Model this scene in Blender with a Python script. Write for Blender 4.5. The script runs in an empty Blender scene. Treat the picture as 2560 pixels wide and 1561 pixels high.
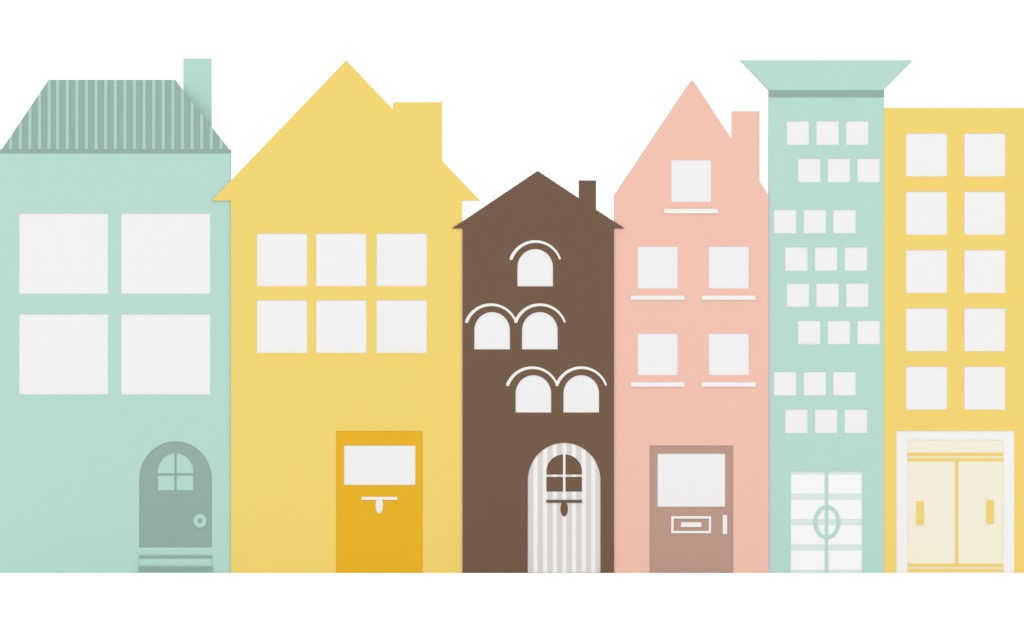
import bpy, bmesh, math
from mathutils import Vector
from mathutils.geometry import tessellate_polygon

S = 0.008            # metres per unit of the elevation drawing
CX, BASE = 1280.0, 1433.0
DEPTH = 4.0          # how deep the houses are
GAIN = 1.0 / 1.36    # paint reflectance = picture colour x GAIN

scene = bpy.context.scene
COL = scene.collection
WORLD = {}           # object name -> world position of its origin


def X(u): return (u - CX) * S
def Z(v): return (BASE - v) * S


# ------------------------------------------------------------------ materials
def lin(c):
    c /= 255.0
    return c / 12.92 if c <= 0.04045 else ((c + 0.055) / 1.055) ** 2.4


def paint(name, rgb, rough=0.9, var=0.006, gain=GAIN, scale=1.6, bump=0.02):
    m = bpy.data.materials.new(name)
    m.use_nodes = True
    nt = m.node_tree
    b = nt.nodes['Principled BSDF']
    b.inputs['Roughness'].default_value = rough
    b.inputs['Specular IOR Level'].default_value = 0.08
    col = [min(0.9, lin(c) * gain) for c in rgb]
    tc = nt.nodes.new('ShaderNodeTexCoord')
    n = nt.nodes.new('ShaderNodeTexNoise')
    n.inputs['Scale'].default_value = scale
    n.inputs['Detail'].default_value = 6
    nt.links.new(tc.outputs['Object'], n.inputs['Vector'])
    mix = nt.nodes.new('ShaderNodeMix')
    mix.data_type = 'RGBA'
    mix.inputs['A'].default_value = [c * (1 - var) for c in col] + [1]
    mix.inputs['B'].default_value = [min(0.92, c * (1 + var)) for c in col] + [1]
    nt.links.new(n.outputs['Fac'], mix.inputs['Factor'])
    nt.links.new(mix.outputs['Result'], b.inputs['Base Color'])
    n2 = nt.nodes.new('ShaderNodeTexNoise')
    n2.inputs['Scale'].default_value = 45
    nt.links.new(tc.outputs['Object'], n2.inputs['Vector'])
    bp = nt.nodes.new('ShaderNodeBump')
    bp.inputs['Strength'].default_value = bump
    bp.inputs['Distance'].default_value = 0.01
    nt.links.new(n2.outputs['Fac'], bp.inputs['Height'])
    nt.links.new(bp.outputs['Normal'], b.inputs['Normal'])
    return m


M = dict(
    mint=paint('mint_render', (182, 218, 207)),
    sage=paint('sage_paint', (147, 174, 164)),
    seam=paint('pale_sage_paint', (168, 205, 191)),
    yellow=paint('yellow_render', (241, 212, 115)),
    ochre=paint('ochre_paint', (232, 179, 40)),
    brown=paint('brown_render', (116, 92, 75)),
    pink=paint('pink_render', (241, 193, 176)),
    rose=paint('dusty_rose_paint', (188, 153, 138)),
    pane=paint('pale_grey_glazing', (240, 240, 241), 0.5, 0.004),
    white=paint('off_white_paint', (241, 241, 240), 0.7, 0.004),
    dgrey=paint('grey_plank_paint', (218, 213, 210), 0.8, 0.006),
    bright=paint('bright_white_paint', (247, 247, 247), 0.7, 0.003),
    dmint=paint('milky_mint_paint', (218, 232, 227), 0.8, 0.005),
    cream=paint('cream_paint', (242, 237, 218), 0.8, 0.006),
    rail=paint('straw_yellow_paint', (241, 210, 116), 0.7, 0.006),
)


# ------------------------------------------------------------------ outlines
def rect(x0, y0, x1, y1):
    return [(x0, y1), (x1, y1), (x1, y0), (x0, y0)]


def ell(cx, cy, rx, ry, n=48, a0=0.0, a1=360.0):
    full = abs(a1 - a0) >= 360
    k = n if full else n + 1
    return [(cx + rx * math.cos(math.radians(a0 + (a1 - a0) * i / n)),
             cy - ry * math.sin(math.radians(a0 + (a1 - a0) * i / n))) for i in range(k)]


def arch(x0, top, x1, spring, bottom, n=40):
    cx, rx = (x0 + x1) / 2, (x1 - x0) / 2
    return [(x0, bottom), (x1, bottom)] + ell(cx, spring, rx, spring - top, n, 0, 180)


def grow(p, d):
    """an outline enlarged about its centre by d units on every side"""
    xs = [q[0] for q in p]; ys = [q[1] for q in p]
    cx, cy = (min(xs) + max(xs)) / 2, (min(ys) + max(ys)) / 2
    fx = 1 + 2 * d / (max(xs) - min(xs)); fy = 1 + 2 * d / (max(ys) - min(ys))
    return [(cx + (x - cx) * fx, cy + (y - cy) * fy) for x, y in p]


def clip(poly, axis, lo, hi):
    """convex outline cut to lo..hi along x (axis 0) or y (axis 1)"""
    for val, keep in ((lo, 1), (hi, -1)):
        out = []
        for i, a in enumerate(poly):
            b = poly[(i + 1) % len(poly)]
            ia, ib = (a[axis] - val) * keep >= 0, (b[axis] - val) * keep >= 0
            if ia: out.append(a)
            if ia != ib:
                t = (val - a[axis]) / (b[axis] - a[axis])
                out.append((a[0] + (b[0] - a[0]) * t, a[1] + (b[1] - a[1]) * t))
        poly = out
    return poly


# ------------------------------------------------------------------ meshes
class Mesh:
    """collects solids in world space; link() makes ONE mesh object of them"""
    def __init__(self):
        self.v, self.f, self.mi = [], [], []

    def slab(self, outer, y0, y1, holes=(), hole_y=None, back=True, mat=0, lean=None):
        """an upright plate from an outline: front at y0, back at y1, openings
        whose reveals run back to hole_y.  lean(z) pushes points back (pitched)."""
        lean = lean or (lambda z: 0.0)
        loops = [outer] + list(holes)
        flat = [Vector((X(u), Z(w), 0)) for lp in loops for u, w in lp]
        tris = tessellate_polygon([[Vector((X(u), Z(w), 0)) for u, w in lp] for lp in loops])
        o = len(self.v)
        self.v += [(p.x, y0 + lean(p.y), p.y) for p in flat]
        ends = []
        for i, lp in enumerate(loops):
            e = y1 if i == 0 else (hole_y if hole_y is not None else y1)
            ends += [e] * len(lp)
        ob = len(self.v)
        self.v += [(p.x, e + lean(p.y), p.y) for p, e in zip(flat, ends)]
        for t in tris:
            self._face([o + k for k in t], Vector((0, -1, 0)), mat)
        if back:
            for t in tris:
                if max(t) < len(outer) or hole_y is None:
                    self._face([ob + k for k in t], Vector((0, 1, 0)), mat)
        s = 0
        for i, lp in enumerate(loops):
            n = len(lp)
            area = sum(lp[k][0] * -lp[(k + 1) % n][1] + lp[(k + 1) % n][0] * lp[k][1] for k in range(n))
            for k in range(n):
                a, b = s + k, s + (k + 1) % n
                q = [o + a, o + b, ob + b, ob + a]
                ccw = area > 0
                if (i == 0) != ccw: q.reverse()
                self.f.append(q); self.mi.append(mat)
            s += n

    def _face(self, idx, n, mat):
        a, b, c = (Vector(self.v[k]) for k in idx[:3])
        if (b - a).cross(c - a).dot(n) < 0: idx = idx[::-1]
        self.f.append(idx); self.mi.append(mat)

    def box(self, x0, y0, x1, y1, d0, d1, mat=0):
        self.slab(rect(x0, y0, x1, y1), d0, d1, mat=mat)

    def frustum(self, lo, hi, v0, v1, mat=0):
        """lo, hi = (x0, x1, d0, d1) rectangles at drawing heights v0 and v1"""
        o = len(self.v)
        for (a, b, c, d), w in ((lo, v0), (hi, v1)):
            self.v += [(X(a), c, Z(w)), (X(b), c, Z(w)), (X(b), d, Z(w)), (X(a), d, Z(w))]
        for q in ((0, 3, 2, 1), (4, 5, 6, 7), (0, 1, 5, 4), (1, 2, 6, 5), (2, 3, 7, 6), (3, 0, 4, 7)):
            self.f.append([o + k for k in q]); self.mi.append(mat)

    def dome(self, cx, cy, rx, ry, y0, depth, mat=0, n=32, m=8):
        """half an ellipsoid bulging towards the street"""
        o = len(self.v)
        self.v.append((X(cx), y0 - depth, Z(cy)))
        for j in range(1, m + 1):
            t = math.pi / 2 * j / m
            for i in range(n):
                a = 2 * math.pi * i / n
                self.v.append((X(cx + rx * math.sin(t) * math.cos(a)), y0 - depth * math.cos(t),
                               Z(cy - ry * math.sin(t) * math.sin(a))))
        for i in range(n):
            self.f.append([o, o + 1 + i, o + 1 + (i + 1) % n]); self.mi.append(mat)
            for j in range(m - 1):
                a = o + 1 + j * n
                self.f.append([a + i, a + n + i, a + n + (i + 1) % n, a + (i + 1) % n]); self.mi.append(mat)

    def link(self, name, mats, parent, label=None):
        if not isinstance(mats, (list, tuple)): mats = [mats]
        xs, ys, zs = zip(*self.v)
        c = Vector(((min(xs) + max(xs)) / 2, (min(ys) + max(ys)) / 2, min(zs)))
        me = bpy.data.meshes.new(name)
        me.from_pydata([tuple(Vector(p) - c) for p in self.v], [], self.f)
        me.polygons.foreach_set('material_index', self.mi)
        for m in mats: me.materials.append(m)
        me.update()
        o = bpy.data.objects.new(name, me)
        COL.objects.link(o)
        o.parent = parent
        o.location = c - (WORLD[parent.name] if parent else Vector())
        WORLD[o.name] = c
        if label: o['label'] = label
        return o


def thing(name, label, cat, x0, x1, y):
    o = bpy.data.objects.new(name, None)
    o.empty_display_size = 0.5
    COL.objects.link(o)
    o.location = Vector((X((x0 + x1) / 2), y, 0))
    WORLD[o.name] = o.location.copy()
    o['label'] = label
    o['category'] = cat
    o['group'] = 'houses in the pastel terrace'
    return o


def stack(x0, top, x1, a, b):
    """a chimney's outline standing on the roof line from a to b"""
    k = (b[1] - a[1]) / (b[0] - a[0])
    f = lambda x: a[1] + k * (x - a[0])
    return [(x0, f(x0) - 0.01), (x1, f(x1) - 0.01), (x1, top), (x0, top)]


REV = 0.009     # how far glazing and doors sit back in the walls


def plate(name, outline, y, mat, parent, thick=0.02, over=0.8):
    """glazing set behind an opening whose reveal ends at depth y"""
    m = Mesh(); m.slab(grow(outline, over), y + 0.001, y + thick)
    return m.link(name, mat, parent)


def proud(name, outline, y, mat, parent, rise=0.012, holes=()):
    """trim fixed on a surface at depth y"""
    m = Mesh(); m.slab(outline, y - rise, y + 0.004, holes=holes)
    return m.link(name, mat, parent)


def wall(parent, outline, y, openings, mat, label=None):
    m = Mesh(); m.slab(outline, y, y + DEPTH, holes=openings, hole_y=y + REV, back=False)
    o = [(q) for q in outline]
    m.slab(o, y + DEPTH - 0.002, y + DEPTH)
    return m.link('wall', mat, parent, label)


def windows(parent, outlines, y, mat=None):
    return [plate('window', p, y + REV, mat or M['pane'], parent) for p in outlines]


def knocker(parent, mat, x0, y0, x1, y1, cx, cy, rx, ry, d):
    m = Mesh()
    m.box(x0, y0, x1, y1, d - 0.014, d + 0.004)
    m.dome(cx, cy, rx, ry, d, 0.022)
    return m.link('door_knocker', mat, parent)


# =================================================== 1  mint house, ribbed roof
Y1 = 0.0
h = thing('terraced_house', 'wide mint green house with a ribbed sage hipped roof and arched sage door',
          'house', 0, 577, Y1)
W = [rect(a, b, c, d) for b, d in ((533.6, 735.1), (785.4, 986.8)) for a, c in ((47.6, 270.7), (302.7, 526.1))]
D = arch(348.1, 1104, 529.7, 1199, 1369.3)
wall(h, rect(-1, 384.3, 576.7, BASE), Y1, W + [D], M['mint'])
windows(h, W, Y1)
roof = Mesh()
roof.box(-1, 373.4, 576.8, 384.3, Y1, Y1 + DEPTH)
back = 0.5
roof.frustum((4.8, 572, Y1, Y1 + DEPTH), (121.4, 437.3, Y1 + back, Y1 + DEPTH - back), 373.4, 199.8)
tri = [(4.8, 373.4), (572, 373.4), (437.3, 199.8), (121.4, 199.8)]
slope = lambda z: (z - Z(373.4)) / (Z(199.8) - Z(373.4)) * back
for k in range(23):
    a = 22.4 + 24.03 * k if k < 5 else 139.8 + 24.02 * (k - 5)
    roof.slab(clip(tri, 0, a, a + 8.3), Y1 - 0.006, Y1 + 0.003, mat=1, lean=slope)
roof = roof.link('roof', [M['sage'], M['seam']], h, 'sage hipped roof with paler upright ribs')
ch = Mesh(); ch.box(458, 146.5, 529, 380, Y1 + 0.53, Y1 + 1.15)
ch.link('chimney', M['mint'], roof, 'tall mint green chimney')
yd = Y1 + REV
pane = arch(394.4, 1133.1, 483.4, 1180, 1226.2)
L = 436.3; R = 441.4; T = 1183.9; B = 1189.3


def four_lights(p, L, R, T, B):
    """the four openings a crossbar leaves in an arched light"""
    lower = [q for q in p if q[1] > T + 1]
    x0, x1, bot = min(q[0] for q in p), max(q[0] for q in p), max(q[1] for q in p)
    arc = [q for q in p if q[1] < T]
    left = [(x0, T), (L, T)] + [q for q in clip(p, 0, x0, L) if q[1] < T - 0.01 and q[0] <= L + 1e-6]
    right = [(R, T), (x1, T)] + [q for q in clip(p, 0, R, x1) if q[1] < T - 0.01 and q[0] >= R - 1e-6]
    def ring(pts):
        cx = sum(q[0] for q in pts) / len(pts); cy = sum(q[1] for q in pts) / len(pts)
        return sorted(pts, key=lambda q: math.atan2(cy - q[1], q[0] - cx))
    return [ring(left), ring(right), rect(x0, B, L, bot), rect(R, B, x1, bot)]


dm = Mesh(); dm.slab(grow(D, 0.6), yd + 0.001, yd + 0.05, holes=four_lights(pane, L, R, T, B), hole_y=yd + 0.007, back=False)
door = dm.link('door', M['sage'], h, 'arched sage green door')
plate('door_window', pane, yd + 0.007, M['mint'], door)
kb = Mesh()
kb.slab(ell(499.8, 1302.3, 16.4, 17.4), yd - 0.012, yd + 0.004, holes=[ell(499.8, 1302.3, 8, 8.3)], mat=0)
kb.slab(ell(499.8, 1302.3, 8.6, 8.9), yd - 0.010, yd + 0.004, holes=[ell(499.8, 1302.3, 5.8, 6.0)], mat=0)
kb.dome(499.8, 1302.3, 5.75, 5.95, yd, 0.012, mat=1)
kb.link('door_knob', [M['mint'], M['sage']], door, 'round mint door knob with a sage centre')
for v0, v1, out in ((1389.3, 1396.9, 0.025), (1416.4, 1431.3, 0.05)):
    s = Mesh(); s.box(348.1, v0, 529.7, v1, Y1 - out, Y1 - 0.001)
    st = s.link('door_step', M['sage'], h)
    r = Mesh()
    r.box(348.6, v1, 529.2, 1416.4 if v1 < 1400 else BASE, Y1 - out + 0.004, Y1 - 0.001)
    r.link('riser', M['mint'], st)

# =================================================== 2  yellow gabled house
Y2 = -0.026
h = thing('terraced_house', 'wide yellow house with a tall steep gable, broad chimney and ochre door',
          'house', 577, 1155.6, Y2)
W = [rect(a, b, c, d) for b, d in ((583.9, 716.0), (750.7, 882.8))
     for a, c in ((641.9, 768.1), (789.9, 916.4), (940.9, 1067.3))]
D = rect(840.1, 1077.6, 1056.3, BASE - 0.4)
wall(h, rect(576.9, 502, 1155.6, BASE), Y2, W + [D], M['yellow'])
windows(h, W, Y2)
g = [(529.2, 502), (1200.7, 502), (865.3, 151.3)]
rf = Mesh()
rf.slab(g, Y2, Y2 + 0.022)
rf.slab(clip(g, 0, 577.2, 1300), Y2 + 0.023, Y2 + DEPTH)
rf = rf.link('roof', M['yellow'], h, 'steep yellow gable roof with pointed eaves')
ch = Mesh(); ch.slab(stack(982.2, 255.7, 1105.4, (865.3, 151.3), (1200.7, 502)), Y2, Y2 + 0.9); ch.link('chimney', M['yellow'], rf)
yd = Y2 + REV
P = rect(860.1, 1114.2, 1038.6, 1213)
dm = Mesh(); dm.slab(rect(839.5, 1077, 1056.9, BASE - 0.2), yd + 0.001, yd + 0.05, holes=[P], hole_y=yd + 0.007, back=False)
door = dm.link('door', M['ochre'], h, 'plain ochre door')
plate('door_window', P, yd + 0.007, M['pane'], door)
knocker(door, M['white'], 903.5, 1242.5, 993, 1250.4, 948.2, 1264.3, 9.5, 20.5, yd)

# =================================================== 3  brown arched house
Y3 = -0.050
h = thing('terraced_house', 'low dark brown house with arched windows and a striped arched door',
          'house', 1156.6, 1534.5, Y3)
spots = [(1293.4, 622.8), (1185.7, 780.4), (1304.9, 780.4), (1288.9, 938.3), (1408.5, 938.3)]
W = [arch(x, t, x + 89.2, t + 46, t + 93.6) for x, t in spots]
D = arch(1319.5, 1107.5, 1501.3, 1201, BASE - 0.4)
wall(h, rect(1156.0, 571.4, 1534.5, BASE), Y3, W + [D], M['brown'])
win = windows(h, W, Y3)
# label moulds: (left end, right end, end height, apex height)
hoods = [(1278.1, 1399.5, 646.5, 604.3), (1166.5, 1289.6, 804.3, 762.2), (1289.6, 1411.3, 804.3, 762.2),
         (1269.4, 1392.5, 961.9, 919.7), (1392.5, 1514.6, 961.9, 919.7)]
for i, (a, b, e, t) in enumerate(hoods):
    c, sg = (b - a) / 2, e - t
    r = (c * c + sg * sg) / (2 * sg)
    half = math.asin(c / r)
    cx, cy = (a + b) / 2, t + r
    out, inn = [], []
    n = 36
    for k in range(n + 1):
        an = -half + 2 * half * k / n
        w = (8.3 + (5.2 - 8.3) * k / n) / 2
        out.append((cx + (r + w) * math.sin(an), cy - (r + w) * math.cos(an)))
        inn.append((cx + (r - w) * math.sin(an), cy - (r - w) * math.cos(an)))
    def cap(end, an, w, sgn):
        px, py = cx + r * math.sin(an), cy - r * math.cos(an)
        res = []
        for k in range(1, 8):
            ph = math.pi * k / 8
            rad, tan = w * math.cos(ph), w * math.sin(ph) * sgn
            res.append((px + rad * math.sin(an) + tan * math.cos(an), py - rad * math.cos(an) + tan * math.sin(an)))
        return res
    ring = out + cap(1, half, 2.6, 1) + inn[::-1] + cap(0, -half, 4.15, -1)[::-1]
    proud('window_hood', ring, Y3, M['white'], win[i], 0.010 + (0.003 if i in (2, 4) else 0))
g = [(1130, 571.4), (1561.1, 571.4), (1344.1, 427.6)]
rf = Mesh()
rf.slab(g, Y3, Y3 + 0.020)
rf.slab(clip(g, 0, 1156.8, 1534.2), Y3 + 0.021, Y3 + DEPTH)
rf = rf.link('roof', M['brown'], h, 'low brown gable roof with pointed eaves')
ch = Mesh(); ch.slab(stack(1446.8, 451.5, 1490.2, (1344.1, 427.6), (1561.1, 571.4)), Y3, Y3 + 0.45); ch.link('chimney', M['brown'], rf)
yd = Y3 + REV
pane = arch(1366, 1136.3, 1455, 1178.7, 1229.5)
lights = four_lights(pane, 1407.7, 1413.6, 1186.8, 1192.8)
dm = Mesh(); dm.slab(grow(D, 0.3), yd + 0.001, yd + 0.05, holes=lights, hole_y=yd + 0.007, back=False)
door = dm.link('door', M['white'], h, 'arched door of white and pale grey upright stripes')
# the planks' two paints: stripes across the door, in the door's own space
st = paint('striped_planks', (241, 241, 240), 0.8, 0.004)
nt = st.node_tree
bs = nt.nodes['Principled BSDF']
src = bs.inputs['Base Color'].links[0].from_socket
tc = nt.nodes.new('ShaderNodeTexCoord'); sp = nt.nodes.new('ShaderNodeSeparateXYZ')
nt.links.new(tc.outputs['Object'], sp.inputs[0])


def mth(op, a, b):
    n = nt.nodes.new('ShaderNodeMath'); n.operation = op
    for i, q in enumerate((a, b)):
        if hasattr(q, 'links'): nt.links.new(q, n.inputs[i])
        else: n.inputs[i].default_value = q
    return n.outputs[0]


off = (1320.1 - (1319.5 + 1501.3) / 2) * S       # left edge of the first grey plank
u = mth('FRACT', mth('DIVIDE', mth('SUBTRACT', sp.outputs['X'], off), 24.1 * S), 0)
fac = mth('LESS_THAN', u, 0.553)
mx = nt.nodes.new('ShaderNodeMix'); mx.data_type = 'RGBA'
nt.links.new(fac, mx.inputs['Factor']); nt.links.new(src, mx.inputs['A'])
mx.inputs['B'].default_value = [lin(c) * GAIN for c in (218, 213, 210)] + [1]
nt.links.new(mx.outputs['Result'], bs.inputs['Base Color'])
door.data.materials[0] = st
plate('door_window', pane, yd + 0.007, M['brown'], door)
knocker(door, M['brown'], 1366, 1250.2, 1455, 1257.3, 1410.4, 1272.4, 9.3, 19.2, yd)

# =================================================== 4  pink house
Y4 = -0.020
h = thing('terraced_house', 'narrow pink house with a steep gable, white window sills and dusty rose door',
          'house', 1534.4, 1922, Y4)
W = [rect(1677.9, 399.9, 1778.3, 505.4)] + [rect(a, b, c, d) for b, d in ((616.4, 721.8), (833.7, 938.5))
                                            for a, c in ((1594, 1694.4), (1771.9, 1872.3))]
SILL = [(1660.4, 522.4, 1795.5, 533.7), (1576.9, 739.4, 1711.5, 750.3), (1754.3, 739.4, 1889.4, 750.3),
        (1576.9, 955.9, 1711.5, 967.4), (1754.3, 955.9, 1889.4, 967.4)]
D = rect(1623.7, 1114.4, 1833.1, BASE - 0.4)
# outline of the gable, its peak very slightly rounded
gab = [(1534.9, 488.7), (1715, 219.5), (1722, 209.5), (1727.5, 203), (1730.3, 201.3), (1733.2, 203),
       (1738.5, 210.5), (1745, 220.5), (1921.8, 488.7)]
low = [(x, y + 9) for x, y in gab]
wall(h, [(1534.9, BASE), (1921.8, BASE)] + low[::-1], Y4, W + [D], M['pink'])
win = windows(h, W, Y4)
for w_, sl in zip(win, SILL):
    proud('window_sill', rect(*sl), Y4, M['white'], w_, 0.018)
rf = Mesh(); rf.slab(gab + low[::-1], Y4, Y4 + DEPTH)
rf = rf.link('roof', M['pink'], h, 'steep pink gable roof')
ch = Mesh(); ch.slab(stack(1828.7, 278.4, 1899, (1745, 220.5), (1921.8, 488.7)), Y4, Y4 + 0.6); ch.link('chimney', M['pink'], rf)
yd = Y4 + REV
P = rect(1643.9, 1134.6, 1812.7, 1267.2)
dm = Mesh(); dm.slab(grow(D, 0.3), yd + 0.001, yd + 0.05, holes=[P], hole_y=yd + 0.007, back=False)
door = dm.link('door', M['rose'], h, 'dusty rose door with a large window')
plate('door_window', P, yd + 0.007, M['pane'], door)
m = Mesh()
m.slab(rect(1678.1, 1290.8, 1777.9, 1333.7), yd - 0.012, yd + 0.004, holes=[rect(1684.3, 1297.2, 1772, 1327.8)])
m.box(1702.3, 1306.1, 1753.5, 1318.2, yd - 0.012, yd + 0.004)
m.link('letterbox', M['white'], door, 'white framed letter slot')
proud('door_handle', rect(1806.8, 1287.9, 1818.1, 1335.9), yd, M['white'], door, 0.015)

# =================================================== 5  mint tower
Y5 = 0.0
h = thing('tower_house', 'slender mint green tower block with a flared top and rows of small windows',
          'tower', 1922, 2210.5, Y5)
rows = [(1966.3, 303.3), (1994.7, 396.7), (1934.4, 524.6), (1962.8, 618.2), (1966.4, 708.4), (1994.7, 801.9),
        (1934.4, 929.9), (1962.8, 1023.6)]
W = [rect(x + 74.25 * k, t, x + 74.25 * k + 56.8, t + 59.4) for x, t in rows for k in range(3)]
D = rect(1976.6, 1178, 2155.2, BASE - 0.4)
wall(h, rect(1922, 244.2, 2210.4, BASE), Y5, W + [D], M['mint'])
windows(h, W, Y5)
b_ = Mesh(); b_.box(1922, 225.5, 2210.4, 244.2, Y5, Y5 + DEPTH); b_.link('frieze', M['sage'], h, 'sage green band under the flared top')
c_ = Mesh()
c_.frustum((1922, 2210.4, Y5, Y5 + DEPTH), (1851, 2282.2, Y5 - 0.01, Y5 + DEPTH + 0.5), 225.5, 151)
c_.link('cornice', M['mint'], h, 'flared mint green cornice')
yd = Y5 + REV
dm = Mesh(); dm.box(2062.3, 1178, 2070.3, BASE - 0.2, yd - 0.006, yd + 0.05)
door = dm.link('door', M['mint'], h, 'double door of pale mint bands with an oval pull')
bands = [(1178, 1187), (1234.3, 1250.1), (1297.9, 1313.6), (1360.8, 1376.8), (1424.3, BASE - 0.2)]
for x0, x1 in ((1976, 2062.25), (2070.35, 2155.8)):
    lf = Mesh()
    v = None
    for a, b in bands:
        if v is not None: lf.box(x0, v, x1, a, yd + 0.001, yd + 0.05, mat=0)
        lf.box(x0, a, x1, b, yd + 0.001, yd + 0.05, mat=1)
        v = b
    lf.link('door_leaf', [M['bright'], M['dmint']], door)
proud('door_pull', ell(2067.1, 1305.7, 33.4, 41.8, 64), yd - 0.003, M['mint'], door, 0.010, [ell(2067.1, 1305.7, 24.8, 33.6, 64)])

# =================================================== 6  yellow flat roofed house
Y6 = 0.0
h = thing('terraced_house', 'yellow flat-topped house with two columns of windows and cream sliding doors',
          'house', 2210.5, 2567, Y6)
W = [rect(a, t, c, t + 108.1) for t in (333.6, 479.3, 625.1, 771.0, 916.8) for a, c in ((2265, 2368), (2410.4, 2513.4))]
D = rect(2240.2, 1077.6, 2536.3, BASE - 0.4)
wall(h, rect(2210.6, 270.5, 2567, BASE), Y6, W + [D], M['yellow'])
windows(h, W, Y6)
yd = Y6 + REV
dm = Mesh()
inner = rect(2268.2, 1100, 2508.9, 1430.6)
dm.slab(rect(2239.6, 1077, 2536.9, BASE - 0.2), yd + 0.001, yd + 0.06, holes=[inner], hole_y=yd + 0.007, back=False)
door = dm.link('door', M['white'], h, 'cream double door in a wide off-white frame')
yi = yd + 0.008
m = Mesh(); m.box(2267.6, 1099.4, 2509.5, 1132.2, yi, yi + 0.03); m.link('transom', M['cream'], door)
for x0, x1 in ((2267.6, 2387.7), (2395.4, 2509.5)):
    m = Mesh(); m.box(x0, 1153.5, x1, 1409.6, yi, yi + 0.03); m.link('door_leaf', M['cream'], door)
for v in (1132.2, 1409.6):
    m = Mesh()
    m.box(2268.3, v, 2508.8, v + 8.1, yi - 0.006, yi + 0.03)
    m.box(2268.3, v + 8.15, 2508.8, v + 13.2, yi, yi + 0.03, mat=1)
    m.box(2268.3, v + 13.25, 2508.8, v + (21.3 if v < 1200 else 21.0), yi - 0.006, yi + 0.03)
    m.link('rail', [M['rail'], M['cream']], door)
m = Mesh(); m.box(2387.75, 1153.6, 2395.35, 1409.5, yi - 0.006, yi + 0.03); m.link('mullion', M['rail'], door)
for x0, v0 in ((2291.1, 1253.3), (2466.1, 1250.6)):
    proud('door_handle', rect(x0, v0, x0 + 18.2, v0 + 58.9), yi, M['rail'], door, 0.010)

# =================================================== ground
gm = bpy.data.meshes.new('ground')
E = 4000
gm.from_pydata([(-E, -E, 0), (E, -E, 0), (E, E, 0), (-E, E, 0)], [], [(0, 1, 2, 3)])
ground = bpy.data.objects.new('ground', gm)
COL.objects.link(ground)
ground['kind'] = 'structure'
gm.materials.append(paint('white_ground', (255, 255, 255), 0.95, 0.004, gain=0.9, scale=0.4))

# =================================================== light: bright white overcast
EL, AZ = math.radians(48), 0.0
w = bpy.data.worlds.new('World'); scene.world = w
w.use_nodes = True
nt = w.node_tree
# an even sheet of bright white cloud, the same in every direction
nt.nodes['Background'].inputs['Color'].default_value = (1, 1, 1, 1)
nt.nodes['Background'].inputs['Strength'].default_value = 1.0

sl = bpy.data.lights.new('sun', 'SUN')
sl.energy = 1.0; sl.angle = math.radians(75)
sl.color = (1, 0.995, 0.985)
so = bpy.data.objects.new('sun', sl)
COL.objects.link(so)
so.rotation_euler = (math.pi / 2 - EL, 0, 0)     # shining towards +y and down
so.location = (0, -40, 40)

# =================================================== camera
DIST = 2500.0
cam = bpy.data.cameras.new('camera')
cam.sensor_width = 18
cam.lens = 18 * DIST / (2560 * S)
cam.clip_start = 1; cam.clip_end = 20000
co = bpy.data.objects.new('camera', cam)
COL.objects.link(co)
co.location = (0, -DIST, Z(780.5))
co.rotation_euler = (math.pi / 2, 0, 0)
scene.camera = co

scene.view_settings.view_transform = 'Standard'
scene.view_settings.look = 'None'
scene.view_settings.exposure = 0.15
scene.view_settings.gamma = 1.0
scene.cycles.use_denoising = True
scene.cycles.max_bounces = 8
